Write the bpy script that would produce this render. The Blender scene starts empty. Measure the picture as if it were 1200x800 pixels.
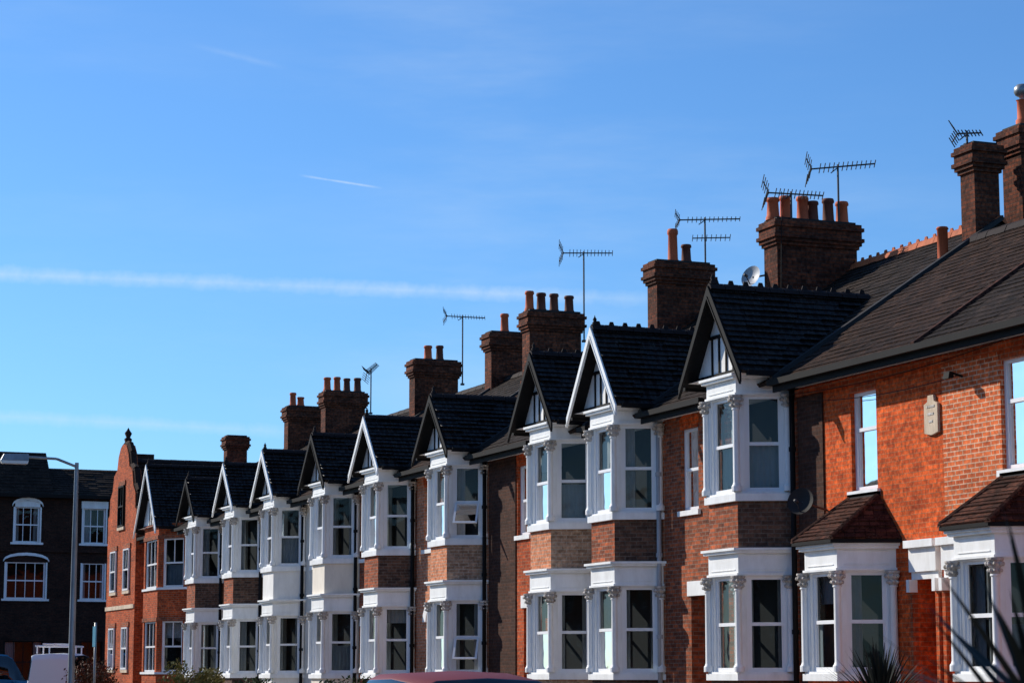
import bpy, bmesh, math, random
from mathutils import Vector, Matrix
random.seed(7)
ZC=1.5   # eye height above the road; building heights below are measured from eye level
S=bpy.context.scene
# ------------------------------------------------------------------ materials
def newmat(name):
    m=bpy.data.materials.new(name); m.use_nodes=True
    nt=m.node_tree; b=nt.nodes['Principled BSDF']
    return m,nt,b
def N(nt,t,**k):
    n=nt.nodes.new(t)
    for a,v in k.items(): setattr(n,a,v)
    return n
def L(nt,a,b): nt.links.new(a,b)
def rgba(c): return (c[0],c[1],c[2],1)
def mixrgb(nt,fac,a,b,mode='MIX'):
    n=N(nt,'ShaderNodeMixRGB',blend_type=mode)
    for i,v in ((0,fac),(1,a),(2,b)):
        if isinstance(v,bpy.types.NodeSocket): L(nt,v,n.inputs[i])
        elif i==0: n.inputs[0].default_value=v
        else: n.inputs[i].default_value=rgba(v)
    return n.outputs[0]
def noise(nt,vec,scale,detail=3,rough=.6):
    n=N(nt,'ShaderNodeTexNoise'); n.inputs['Scale'].default_value=scale
    n.inputs['Detail'].default_value=detail; n.inputs['Roughness'].default_value=rough
    L(nt,vec,n.inputs['Vector']); return n.outputs['Fac']
def ramp(nt,f,p0,p1,c0=(0,0,0),c1=(1,1,1)):
    r=N(nt,'ShaderNodeValToRGB'); e=r.color_ramp.elements
    e[0].position=p0; e[1].position=p1; e[0].color=rgba(c0); e[1].color=rgba(c1)
    L(nt,f,r.inputs[0]); return r.outputs[0]
def brick(name,c1,c2,mortar,stain=.45,bw=.225,rh=.075,ms=.009,var=.35):
    m,nt,b=newmat(name)
    tc=N(nt,'ShaderNodeTexCoord'); uv=tc.outputs['UV']; ob=tc.outputs['Object']
    bt=N(nt,'ShaderNodeTexBrick'); bt.inputs['Scale'].default_value=1
    bt.inputs['Brick Width'].default_value=bw; bt.inputs['Row Height'].default_value=rh
    bt.inputs['Mortar Size'].default_value=ms; bt.inputs['Mortar Smooth'].default_value=.2
    bt.inputs['Bias'].default_value=-.15
    bt.inputs['Color1'].default_value=rgba(c1); bt.inputs['Color2'].default_value=rgba(c2)
    bt.inputs['Mortar'].default_value=rgba(mortar); L(nt,uv,bt.inputs['Vector'])
    col=bt.outputs['Color']
    n1=noise(nt,ob,1.1,4,.7); n2=noise(nt,ob,13,2,.6)
    col=mixrgb(nt,1.0,col,ramp(nt,n1,.3,.75,(1-stain,)*3,(1.12,1.1,1.08)),'MULTIPLY')
    col=mixrgb(nt,1.0,col,ramp(nt,n2,.3,.7,(1-var,)*3,(1+var,)*3),'MULTIPLY')
    L(nt,col,b.inputs['Base Color']); b.inputs['Roughness'].default_value=.9
    b.inputs['Specular IOR Level'].default_value=.15
    bp=N(nt,'ShaderNodeBump'); bp.inputs['Strength'].default_value=.7; bp.inputs['Distance'].default_value=.015
    inv=N(nt,'ShaderNodeMath',operation='SUBTRACT'); inv.inputs[0].default_value=1; L(nt,bt.outputs['Fac'],inv.inputs[1])
    L(nt,inv.outputs[0],bp.inputs['Height']); L(nt,bp.outputs[0],b.inputs['Normal'])
    return m
def tiles(name,c1,c2,w=.26,h=.2,roll=False,rough=.85,spec=.1):
    m,nt,b=newmat(name)
    tc=N(nt,'ShaderNodeTexCoord'); uv=tc.outputs['UV']; ob=tc.outputs['Object']
    bt=N(nt,'ShaderNodeTexBrick'); bt.inputs['Scale'].default_value=1
    bt.inputs['Brick Width'].default_value=w; bt.inputs['Row Height'].default_value=h
    bt.inputs['Mortar Size'].default_value=.008
    bt.inputs['Color1'].default_value=rgba(c1); bt.inputs['Color2'].default_value=rgba(c2)
    bt.inputs['Mortar'].default_value=rgba([x*.3 for x in c1]); L(nt,uv,bt.inputs['Vector'])
    n1=noise(nt,ob,.9,5,.75); n2=noise(nt,ob,11,3,.7)
    col=mixrgb(nt,1,bt.outputs['Color'],ramp(nt,n1,.3,.7,(.5,.5,.5),(1.5,1.4,1.3)),'MULTIPLY')
    col=mixrgb(nt,1,col,ramp(nt,n2,.32,.72,(.45,.45,.45),(1.8,1.65,1.45)),'MULTIPLY')
    n3=noise(nt,ob,30,2,.5); col=mixrgb(nt,ramp(nt,n3,.68,.74),col,(.12,.10,.075))
    L(nt,col,b.inputs['Base Color']); b.inputs['Roughness'].default_value=rough
    b.inputs['Specular IOR Level'].default_value=spec
    bp=N(nt,'ShaderNodeBump'); bp.inputs['Distance'].default_value=.02; bp.inputs['Strength'].default_value=.7
    if roll:
        wv=N(nt,'ShaderNodeTexWave'); wv.bands_direction='X'; wv.inputs['Scale'].default_value=2*math.pi/(.25*20)
        L(nt,uv,wv.inputs['Vector']); L(nt,wv.outputs['Fac'],bp.inputs['Height']); bp.inputs['Distance'].default_value=.09; bp.inputs['Strength'].default_value=1
    else:
        inv=N(nt,'ShaderNodeMath',operation='SUBTRACT'); inv.inputs[0].default_value=1; L(nt,bt.outputs['Fac'],inv.inputs[1])
        L(nt,mixrgb(nt,.5,inv.outputs[0],n2),bp.inputs['Height'])
    L(nt,bp.outputs[0],b.inputs['Normal'])
    return m
def paint(name,c,rough=.5,dirt=.25,scale=2.5,metal=0,bump=.0,spec=.35):
    m,nt,b=newmat(name)
    tc=N(nt,'ShaderNodeTexCoord'); ob=tc.outputs['Object']
    mp=N(nt,'ShaderNodeMapping'); mp.inputs['Scale'].default_value=(1,1,.35); L(nt,ob,mp.inputs['Vector'])
    n1=noise(nt,mp.outputs[0],scale,4,.7)
    col=mixrgb(nt,1,c,ramp(nt,n1,.3,.6,(1-dirt,1-dirt*1.05,1-dirt*1.15),(1.0,1.0,1.0)),'MULTIPLY')
    L(nt,col,b.inputs['Base Color']); b.inputs['Roughness'].default_value=rough; b.inputs['Metallic'].default_value=metal
    b.inputs['Specular IOR Level'].default_value=spec
    if bump:
        n2=noise(nt,ob,24,2)
        bp=N(nt,'ShaderNodeBump'); bp.inputs['Distance'].default_value=bump; L(nt,n2,bp.inputs['Height']); L(nt,bp.outputs[0],b.inputs['Normal'])
    return m
def glassmat(name,tint=(.65,.7,.72),boost=0.0,ior=1.42):
    m,nt,b=newmat(name); nt.nodes.remove(b)
    out=nt.nodes['Material Output']
    t=N(nt,'ShaderNodeBsdfTransparent'); t.inputs[0].default_value=rgba(tint)
    g=N(nt,'ShaderNodeBsdfGlossy'); g.inputs['Roughness'].default_value=.03
    f=N(nt,'ShaderNodeFresnel'); f.inputs['IOR'].default_value=ior
    tc=N(nt,'ShaderNodeTexCoord'); nn=noise(nt,tc.outputs['Object'],1.3,2)
    bp=N(nt,'ShaderNodeBump'); bp.inputs['Distance'].default_value=.02; bp.inputs['Strength'].default_value=.45; L(nt,nn,bp.inputs['Height']); L(nt,bp.outputs[0],g.inputs['Normal'])
    a=N(nt,'ShaderNodeMath',operation='ADD'); a.inputs[1].default_value=boost; L(nt,f.outputs[0],a.inputs[0])
    mx=N(nt,'ShaderNodeMixShader'); L(nt,a.outputs[0],mx.inputs[0]); L(nt,t.outputs[0],mx.inputs[1]); L(nt,g.outputs[0],mx.inputs[2])
    L(nt,mx.outputs[0],out.inputs['Surface']); return m
M={}
M['orange']=brick('orange_brick',(.78,.125,.024),(.46,.062,.014),(.50,.18,.08),.32,ms=.007,var=.45)
M['orangeb']=brick('light_orange_brick',(.76,.17,.052),(.48,.085,.026),(.68,.42,.28),.25,ms=.011,var=.35)
M['orange2']=brick('red_brick',(.64,.11,.028),(.30,.05,.018),(.40,.18,.10),.45)
M['mixed']=brick('mixed_brick',(.50,.12,.045),(.14,.05,.03),(.28,.18,.13),.4)
M['brown']=brick('brown_brick',(.17,.09,.06),(.06,.038,.03),(.15,.12,.10),.4)
M['shade']=brick('bay_shadow_brick',(.10,.04,.024),(.045,.022,.016),(.08,.05,.04),.4)  # brick darkened to carry the shadow cast by the bays
M['salmon']=brick('salmon_brick',(.74,.28,.14),(.50,.17,.075),(.55,.38,.28),.3)
M['buff']=brick('buff_brick',(.5,.32,.21),(.30,.18,.11),(.46,.38,.3),.35)
M['dark']=brick('sooty_brick',(.062,.027,.018),(.028,.016,.013),(.042,.03,.025),.5)
M['chim']=brick('chimney_brick',(.23,.062,.028),(.055,.022,.015),(.10,.055,.04),.6,var=.55)
M['cream']=paint('cream_render',(.84,.76,.64),.8,.15,bump=.004)
M['whiter']=paint('white_render',(.87,.85,.81),.8,.15,bump=.004)
M['white']=paint('white_masonry_paint',(.90,.90,.88),.5,.16,3)
M['frame']=paint('white_window_frame',(.88,.88,.88),.35,.06)
M['black']=paint('black_paint',(.012,.011,.011),.7,.2,spec=.12)
M['lead']=paint('lead_flashing',(.035,.032,.031),.7,.3,spec=.15)
M['grey']=paint('grey_pipe',(.42,.43,.45),.5,.3)
M['stone']=paint('carved_stone',(.66,.52,.38),.8,.4,6)
M['cap']=paint('carved_capital',(.62,.57,.52),.8,.6,9,bump=.02)
M['tile']=tiles('dark_roof_tile',(.024,.017,.015),(.013,.010,.010),.25,.2,True,.5,.3)
M['slate']=tiles('grey_slate',(.034,.025,.022),(.018,.014,.013),.25,.2)
M['slate2']=tiles('brown_plain_tile',(.046,.026,.019),(.022,.014,.012),.17,.2)
M['redtile']=tiles('red_bay_tile',(.095,.038,.026),(.04,.02,.017),.17,.12)
M['terra']=paint('terracotta',(.62,.12,.04),.75,.45,4)
M['terrad']=paint('sooty_terracotta',(.16,.045,.025),.8,.5,4)
M['ridge']=paint('orange_ridge_tile',(.55,.14,.05),.8,.4,4)
M['ridged']=paint('dark_ridge_tile',(.03,.021,.02),.8,.3,4,spec=.15)
M['glass']=glassmat('window_glass')
M['carglass']=glassmat('car_glass',(.25,.3,.3),.04,1.5)
M['curtain']=paint('curtain_fabric',(.45,.44,.43),.9,.2,12)
M['blind']=paint('net_curtain',(.34,.37,.40),.9,.15,8)
M['room']=paint('dark_interior',(.012,.011,.011),.9,.2)
M['metal']=paint('aerial_aluminium',(.06,.06,.065),.6,.2,4,.2)
M['galv']=paint('galvanised_steel',(.3,.31,.32),.45,.3,4,.6)
M['door']=paint('door_red',(.25,.04,.03),.4,.2)
M['doorb']=paint('door_blue',(.04,.07,.12),.4,.2)
M['tyre']=paint('tyre_rubber',(.02,.02,.02),.85,.2)
def carpaint(name,c,coat=.3,rough=.4,spec=.4):
    m,nt,b=newmat(name)
    tc=N(nt,'ShaderNodeTexCoord'); n=noise(nt,tc.outputs['Object'],60,2)
    L(nt,mixrgb(nt,1,c,ramp(nt,n,.2,.8,(.9,.9,.9),(1.06,1.06,1.06)),'MULTIPLY'),b.inputs['Base Color'])
    b.inputs['Roughness'].default_value=rough; b.inputs['Coat Weight'].default_value=coat; b.inputs['Specular IOR Level'].default_value=spec
    return m
M['maroon']=carpaint('maroon_car_paint',(.20,.03,.02),0,.5,.2)
M['vanwhite']=carpaint('white_van_paint',(.8,.8,.8))
M['vanblue']=carpaint('blue_van_paint',(.03,.20,.32))
M['lampglass']=paint('lamp_lens',(.7,.7,.68),.2,.1)
M['redlens']=paint('red_lens',(.4,.02,.02),.2,.1)
def leafmat(name,c,c2,sc=3):
    m,nt,b=newmat(name); tc=N(nt,'ShaderNodeTexCoord')
    L(nt,mixrgb(nt,ramp(nt,noise(nt,tc.outputs['Object'],sc,4),.35,.65),c,c2),b.inputs['Base Color'])
    b.inputs['Roughness'].default_value=.7; b.inputs['Specular IOR Level'].default_value=.2; return m
M['spike']=leafmat('spiky_leaf',(.010,.014,.012),(.024,.027,.020))
M['leafg']=leafmat('yellow_green_leaf',(.09,.10,.025),(.24,.18,.05))
M['leafr']=leafmat('red_leaf',(.16,.03,.012),(.06,.045,.02))
M['leafd']=leafmat('hedge_leaf',(.03,.05,.015),(.06,.09,.03))
M['bark']=paint('bark',(.09,.065,.045),.9,.5,8)
def groundmat(name,c,c2,sc,rough=.9):
    m,nt,b=newmat(name); tc=N(nt,'ShaderNodeTexCoord')
    col=mixrgb(nt,ramp(nt,noise(nt,tc.outputs['Object'],sc,6,.7),.3,.7),c,c2)
    L(nt,col,b.inputs['Base Color']); b.inputs['Roughness'].default_value=rough
    bp=N(nt,'ShaderNodeBump'); bp.inputs['Distance'].default_value=.01; L(nt,noise(nt,tc.outputs['Object'],90,2),bp.inputs['Height']); L(nt,bp.outputs[0],b.inputs['Normal'])
    return m
M['asphalt']=groundmat('asphalt',(.05,.05,.052),(.075,.073,.07),.6)
M['ground']=groundmat('ground_soil',(.07,.07,.045),(.05,.065,.03),.3)
M['line']=groundmat('road_paint',(.6,.6,.57),(.75,.75,.72),5)
M['kerb']=groundmat('kerb_stone',(.3,.29,.27),(.38,.36,.34),2)
M['paving']=brick('paving_slabs',(.36,.34,.31),(.28,.27,.25),(.12,.12,.12),.3,.6,.6,.01,.15)
# ------------------------------------------------------------------ mesh builder
class MB:
    def __init__(s): s.v=[]; s.f=[]; s.m=[]; s.names=[]; s.smooth=[]
    def mi(s,m):
        if m not in s.names: s.names.append(m)
        return s.names.index(m)
    def poly(s,pts,m,smooth=False):
        i=len(s.v); s.v+= [Vector(p) for p in pts]; s.f.append(tuple(range(i,i+len(pts)))); s.m.append(s.mi(m)); s.smooth.append(smooth)
    def mesh(s,vs,fs,m,smooth=False):
        i=len(s.v); s.v+=[Vector(p) for p in vs]; k=s.mi(m)
        for f in fs: s.f.append(tuple(i+j for j in f)); s.m.append(k); s.smooth.append(smooth)
    def hexa(s,a,b,m):
        s.mesh(list(a)+list(b),[(0,1,2,3),(7,6,5,4),(0,4,5,1),(1,5,6,2),(2,6,7,3),(3,7,4,0)],m)
    def box(s,x0,x1,y0,y1,z0,z1,m):
        s.hexa([(x0,y0,z0),(x1,y0,z0),(x1,y1,z0),(x0,y1,z0)],[(x0,y0,z1),(x1,y0,z1),(x1,y1,z1),(x0,y1,z1)],m)
    def fbox(s,F,u0,u1,n0,n1,z0,z1,m):
        s.hexa([F(u0,n0,z0),F(u1,n0,z0),F(u1,n1,z0),F(u0,n1,z0)],[F(u0,n0,z1),F(u1,n0,z1),F(u1,n1,z1),F(u0,n1,z1)],m)
    def prism(s,pts,z0,z1,m):
        n=len(pts); vs=[(p[0],p[1],z0) for p in pts]+[(p[0],p[1],z1) for p in pts]
        fs=[tuple(range(n)),tuple(range(2*n-1,n-1,-1))]+[(i,(i+1)%n,n+(i+1)%n,n+i) for i in range(n)]
        s.mesh(vs,fs,m)
    def lathe(s,c,prof,m,seg=12,smooth=True):
        vs=[];fs=[]
        for r,z in prof:
            for k in range(seg):
                a=2*math.pi*k/seg; vs.append((c[0]+r*math.cos(a),c[1]+r*math.sin(a),z))
        for j in range(len(prof)-1):
            for k in range(seg): fs.append((j*seg+k,j*seg+(k+1)%seg,(j+1)*seg+(k+1)%seg,(j+1)*seg+k))
        s.mesh(vs,fs,m,smooth); i=len(prof)-1
        s.mesh([vs[i*seg+k] for k in range(seg)],[tuple(range(seg))],m)
    def bar(s,p,q,r,m,seg=5):
        p=Vector(p);q=Vector(q);d=(q-p).normalized(); a=d.orthogonal().normalized(); b=d.cross(a)
        vs=[]
        for c in (p,q):
            for k in range(seg):
                t=2*math.pi*k/seg; vs.append(c+a*r*math.cos(t)+b*r*math.sin(t))
        s.mesh(vs,[(k,(k+1)%seg,seg+(k+1)%seg,seg+k) for k in range(seg)]+[tuple(range(seg)),tuple(range(2*seg-1,seg-1,-1))],m,seg>6)
    def build(s,name,parent=None,bevel=0,recalc=True):
        if not s.v: return None
        me=bpy.data.meshes.new(name); me.from_pydata([(v.x,v.y,v.z+ZC) for v in s.v],[],s.f)
        for n in s.names: me.materials.append(M[n])
        for p,k,sm in zip(me.polygons,s.m,s.smooth): p.material_index=k; p.use_smooth=sm
        if recalc:
            bm=bmesh.new(); bm.from_mesh(me); bmesh.ops.recalc_face_normals(bm,faces=bm.faces); bm.to_mesh(me); bm.free()
        uv=me.uv_layers.new(name='UVMap'); Z=Vector((0,0,1))
        for p in me.polygons:
            n=p.normal
            if abs(n.z)>.985 or n.length<.1: t=Vector((1,0,0)); w=Vector((0,1,0))
            else:
                t=Z.cross(n).normalized(); w=n.cross(t)
            for li in p.loop_indices:
                co=me.vertices[me.loops[li].vertex_index].co; uv.data[li].uv=(co.dot(t),co.dot(w))
        ob=bpy.data.objects.new(name,me); S.collection.objects.link(ob)
        if parent:
            ob.parent=parent; ob.matrix_parent_inverse=Matrix.Translation(-parent.location)
        if bevel:
            md=ob.modifiers.new('Bevel','BEVEL'); md.width=bevel; md.segments=2; md.limit_method='ANGLE'
        return ob
def empty(name,loc):
    e=bpy.data.objects.new(name,None); e.location=loc; e.empty_display_size=.5; S.collection.objects.link(e); return e
def Fr(o,u,n):
    o=Vector((o[0],o[1],0)); u=Vector((u[0],u[1],0)).normalized(); n=Vector((n[0],n[1],0)).normalized()
    return lambda a,b,z: o+u*a+n*b+Vector((0,0,z))
def offs(poly,d):
    out=[]; ns=[]
    for i in range(len(poly)-1):
        e=Vector(poly[i+1])-Vector(poly[i]); n=Vector((e.y,-e.x)).normalized()
        ns.append(n)
    sg=1 if ns[len(ns)//2].x<0 else -1
    ns=[n*sg for n in ns]
    for i,p in enumerate(poly):
        p=Vector(p)
        if i==0: out.append(p+Vector((0,math.copysign(d/abs(ns[0].y) if abs(ns[0].y)>.2 else d,ns[0].y))))
        elif i==len(poly)-1: out.append(p+Vector((0,math.copysign(d/abs(ns[-1].y) if abs(ns[-1].y)>.2 else d,ns[-1].y))))
        else:
            b=(ns[i-1]+ns[i]).normalized(); out.append(p+b*d/b.dot(ns[i]))
    return [tuple(o) for o in out]
# ------------------------------------------------------------------ components
XW=19.65; XB=18.8; XE=19.12; ZE=5.12; SL=.667; XR=24.0
def roofx(z): return XE+(z-ZE)/SL
def window(mb,F,u0,u1,z0,z1,n,style=None,fm='frame',w=.055,rooms=True,mull=0,open_=False):
    a,b=n-.05,n+.025
    mb.fbox(F,u0,u0+w,a,b,z0,z1,fm); mb.fbox(F,u1-w,u1,a,b,z0,z1,fm)
    mb.fbox(F,u0+w,u1-w,a,b,z0,z0+w*1.3,fm); mb.fbox(F,u0+w,u1-w,a,b,z1-w,z1,fm)
    zm=z0+(z1-z0)*(.5 if style!='top' else .62)
    i0,i1=u0+w,u1-w
    mb.fbox(F,i0,i1,n-.045,n+.012,zm-.03,zm+.03,fm)
    mb.fbox(F,i0,i0+.035,n-.03,n+.008,zm+.03,z1-w,fm); mb.fbox(F,i1-.035,i1,n-.03,n+.008,zm+.03,z1-w,fm)
    mb.fbox(F,i0,i0+.03,n-.04,n-.005,z0+w*1.3,zm-.03,fm); mb.fbox(F,i1-.03,i1,n-.04,n-.005,z0+w*1.3,zm-.03,fm)
    if mull:
        for k in range(1,mull+1):
            c=i0+(i1-i0)*k/(mull+1); mb.fbox(F,c-.015,c+.015,n-.02,n+.006,zm+.03,z1-w,fm)
            if mull>1: mb.fbox(F,c-.015,c+.015,n-.02,n+.004,z0+w*1.3,zm-.03,fm)
    mb.poly([F(i0,n-.016,zm),F(i1,n-.016,zm),F(i1,n-.016,z1-w),F(i0,n-.016,z1-w)],'glass')
    if open_:
        zt=zm-.03; h=zt-z0-.05; dy=h*math.sin(math.radians(48)); dz=h*math.cos(math.radians(48))
        for (p,q,r,s_) in ((i0,i0+.05,0,1),(i1-.05,i1,0,1),(i0+.05,i1-.05,0,.08),(i0+.05,i1-.05,.92,1)):
            A=[F(p,n+dy*r+.0,zt-dz*r),F(q,n+dy*r,zt-dz*r),F(q,n+dy*s_,zt-dz*s_),F(p,n+dy*s_,zt-dz*s_)]
            B=[F(p,n+dy*r+.035,zt-dz*r+.02),F(q,n+dy*r+.035,zt-dz*r+.02),F(q,n+dy*s_+.035,zt-dz*s_+.02),F(p,n+dy*s_+.035,zt-dz*s_+.02)]
            mb.hexa(A,B,fm)
        mb.poly([F(i0,n+.015,zt),F(i1,n+.015,zt),F(i1,n+dy+.015,zt-dz),F(i0,n+dy+.015,zt-dz)],'glass')
    else:
        mb.poly([F(i0,n-.03,z0+w),F(i1,n-.03,z0+w),F(i1,n-.03,zm),F(i0,n-.03,zm)],'glass')
    r=random.random(); c=n-.13; W=u1-u0
    def drape(p,q,za,zb,m):
        k=max(3,int((q-p)/.05)); 
        for i in range(k):
            a0=p+(q-p)*i/k; a1=p+(q-p)*(i+1)/k
            d0=.022*(i%2); d1=.022*((i+1)%2)
            mb.poly([F(a0,c-d0,za),F(a1,c-d1,za),F(a1,c-d1,zb),F(a0,c-d0,zb)],m)
    if r<.45:
        drape(u0,u0+W*random.uniform(.16,.3),z0,z1,'curtain'); drape(u1-W*random.uniform(.14,.3),u1,z0,z1,'curtain')
    elif r<.66: drape(u0,u1,z0,z0+(z1-z0)*random.uniform(.4,.55),'blind')
    elif r<.76: drape(u0,u1,z0+(z1-z0)*random.uniform(.6,.8),z1,'curtain')
    elif r<.9: drape(u0,u0+W*.4,z0,z1,'curtain')
    if rooms:
        mb.poly([F(u0-.3,n-.75,z0-.2),F(u1+.3,n-.75,z0-.2),F(u1+.3,n-.75,z1+.2),F(u0-.3,n-.75,z1+.2)],'room')
def wall(mb,F,u0,u1,z0,z1,holes,m,rev=.12,revm=None):
    us=sorted({u0,u1}|{h[0] for h in holes}|{h[1] for h in holes}); zs=sorted({z0,z1}|{h[2] for h in holes}|{h[3] for h in holes})
    us=[u for u in us if u0-1e-6<=u<=u1+1e-6]; zs=[z for z in zs if z0-1e-6<=z<=z1+1e-6]
    for i in range(len(us)-1):
        for j in range(len(zs)-1):
            cu=(us[i]+us[i+1])/2; cz=(zs[j]+zs[j+1])/2
            if any(h[0]<cu<h[1] and h[2]<cz<h[3] for h in holes): continue
            mb.poly([F(us[i],0,zs[j]),F(us[i+1],0,zs[j]),F(us[i+1],0,zs[j+1]),F(us[i],0,zs[j+1])],m)
    for h in holes:
        a,b,c,d=h[:4]; q=revm or m; r_=h[4] if len(h)>4 else rev
        mb.poly([F(a,0,c),F(a,-r_,c),F(a,-r_,d),F(a,0,d)],q); mb.poly([F(b,0,c),F(b,-r_,c),F(b,-r_,d),F(b,0,d)],q)
        mb.poly([F(a,0,d),F(b,0,d),F(b,-r_,d),F(a,-r_,d)],q); mb.poly([F(a,0,c),F(b,0,c),F(b,-r_,c),F(a,-r_,c)],q)
def slope(mb,eL,eR,tR,tL,m,course=.2,lip=.022):
    eL,eR,tR,tL=map(Vector,(eL,eR,tR,tL)); n=(eR-eL).cross(tL-eL).normalized()
    if n.length<.5: n=(tR-eL).cross(tL-eL).normalized()
    if n.z<0: n=-n
    H=((tL+tR)/2-(eL+eR)/2).length; k=max(2,int(round(H/course)))
    for i in range(k):
        a=i/k; b=(i+1)/k
        l0=eL.lerp(tL,a);r0=eR.lerp(tR,a);l1=eL.lerp(tL,b);r1=eR.lerp(tR,b)
        wd=(r0-l0).length; seg=max(1,int(wd/.45))
        for s_ in range(seg):
            p=s_/seg; q=(s_+1)/seg; lp=lip*random.uniform(.4,1.6)
            A=l0.lerp(r0,p);B=l0.lerp(r0,q);C=l1.lerp(r1,q);D=l1.lerp(r1,p)
            mb.poly([A+n*lp,B+n*lp,C,D],m); mb.poly([A-n*.005,B-n*.005,B+n*lp,A+n*lp],m)
    mb.poly([p-n*.06 for p in (eL,eR,tR,tL)],'black')
    mb.poly([eL-n*.06,eR-n*.06,eR,eL],m); mb.poly([eL-n*.06,eL,tL,tL-n*.06],m); mb.poly([eR-n*.06,eR,tR,tR-n*.06],m)
def ridgeline(mb,p,q,m,r=.1,crest=False,step=.3):
    p=Vector(p);q=Vector(q);d=q-p;n=max(1,int(d.length/step)); side=Vector((-d.y,d.x,0)).normalized(); up=Vector((0,0,1))
    for i in range(n):
        a=p+d*(i/n); b=p+d*((i+.96)/n); prof=[(-r*1.1,-r*.9),(-r*.7,-.01),(0,r*.35),(r*.7,-.01),(r*1.1,-r*.9)]
        k=1+.06*(i%2)+random.uniform(-.03,.03)
        A=[a+side*x*k+up*z*k for x,z in prof]; B=[b+side*x*k+up*z*k for x,z in prof]
        mb.mesh(A+B,[(j,j+1,j+6,j+5) for j in range(4)]+[(0,1,2,3,4),(9,8,7,6,5)],m)
        if crest:
            c=(a+b)/2; e=d.normalized()*.07
            mb.hexa([c-e-side*.015,c+e-side*.015,c+e+side*.015,c-e+side*.015],
                    [c-e*.5-side*.012+up*.1,c+e*.5-side*.012+up*.1,c+e*.5+side*.012+up*.1,c-e*.5+side*.012+up*.1],m)
def column(mb,x,y,z0,z1,m='white',r=.062):
    mb.lathe((x,y),[(r*1.5,z0),(r*1.5,z0+.09),(r*1.15,z0+.12),(r,z0+.16),(r*.93,z1-.27),(r*1.2,z1-.26),(r*1.2,z1-.24),(r*.95,z1-.23)],m,12)
    mb.lathe((x,y),[(r*1.0,z1-.24),(r*1.5,z1-.19),(r*1.25,z1-.15),(r*1.9,z1-.09),(r*1.6,z1-.06),(r*2.1,z1-.03),(r*2.1,z1)],'cap',10)
    for k in range(8):
        a=k*math.pi/4+.2
        for rr,zz,s in ((r*1.5,z1-.18,.028),(r*1.95,z1-.085,.032)):
            cx,cy=x+rr*math.cos(a),y+rr*math.sin(a)
            mb.lathe((cx,cy),[(s*.4,zz-s),(s,zz-.2*s),(s*.7,zz+s*.7),(s*.15,zz+s)],'cap',5)
def bay(mb,wn,yc,levels,hw=1.0,fw=.575,xf=XB,panel='brown',base=-1.4,opening=(),paintm='white',lit_front=None):
    P=[(XW,yc+hw),(xf,yc+fw),(xf,yc-fw),(XW,yc-hw)]
    def band(d,z0,z1,m):
        q=offs(P,d); mb.prism([(XW+.002,q[0][1])]+q[1:-1]+[(XW+.002,q[-1][1])],z0,z1,m)
    band(0,base,-.1,panel)
    for L_ in levels:
        zs,z0,z1,zt=L_['sill'],L_['w0'],L_['w1'],L_['top']
        band(.075,zs,z0-.035,paintm); band(.045,z0-.035,z0,paintm)
        band(.02,z1,zt-.09,paintm); band(.05,z1+.02,z1+.06,paintm); band(.1,zt-.09,zt-.045,paintm); band(.14,zt-.045,zt,paintm)
        if L_.get('panel'): 
            a,b=L_['panel']; band(0.0,a,b,panel)
            if lit_front: mb.box(xf-.006,xf-.001,yc-fw+.001,yc+fw-.001,a,b,lit_front)  # brighter brick on this face alone: sunlit front painted against shaded cants
        for i in range(3):
            A=Vector(P[i]);B=Vector(P[i+1]);e=B-A;Ln=e.length;n=Vector((e.y,-e.x)).normalized()
            if n.x>0: n=-n
            F=Fr(A,e,n)
            j=.13
            mb.fbox(F,.0,j,-.14,.0,z0,z1,paintm); mb.fbox(F,Ln-j,Ln,-.14,.0,z0,z1,paintm)
            mb.fbox(F,.035,j-.03,.0,.018,z0+.1,z1-.1,paintm); mb.fbox(F,Ln-j+.03,Ln-.035,.0,.018,z0+.1,z1-.1,paintm)
            mb.fbox(F,.1,Ln-.1,.018,.034,z1+.11,z1+.125,paintm); mb.fbox(F,.1,Ln-.1,.018,.034,zt-.13,zt-.115,paintm)
            window(wn,F,j,Ln-j,z0,z1,-.07,rooms=False,open_=((i,L_['id']) in opening),style=L_.get('style'),fm=L_.get('fm','frame'))
        q=offs(P,.03)
        for k,(x,y) in enumerate(q):
            if k in(0,3): x-=.07
            column(mb,x,y,z0,z1+.01,paintm)
        wn.poly([(XW-.01,yc-hw,z0-.1),(XW-.01,yc+hw,z0-.1),(XW-.01,yc+hw,z1+.1),(XW-.01,yc-hw,z1+.1)],'room')
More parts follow.
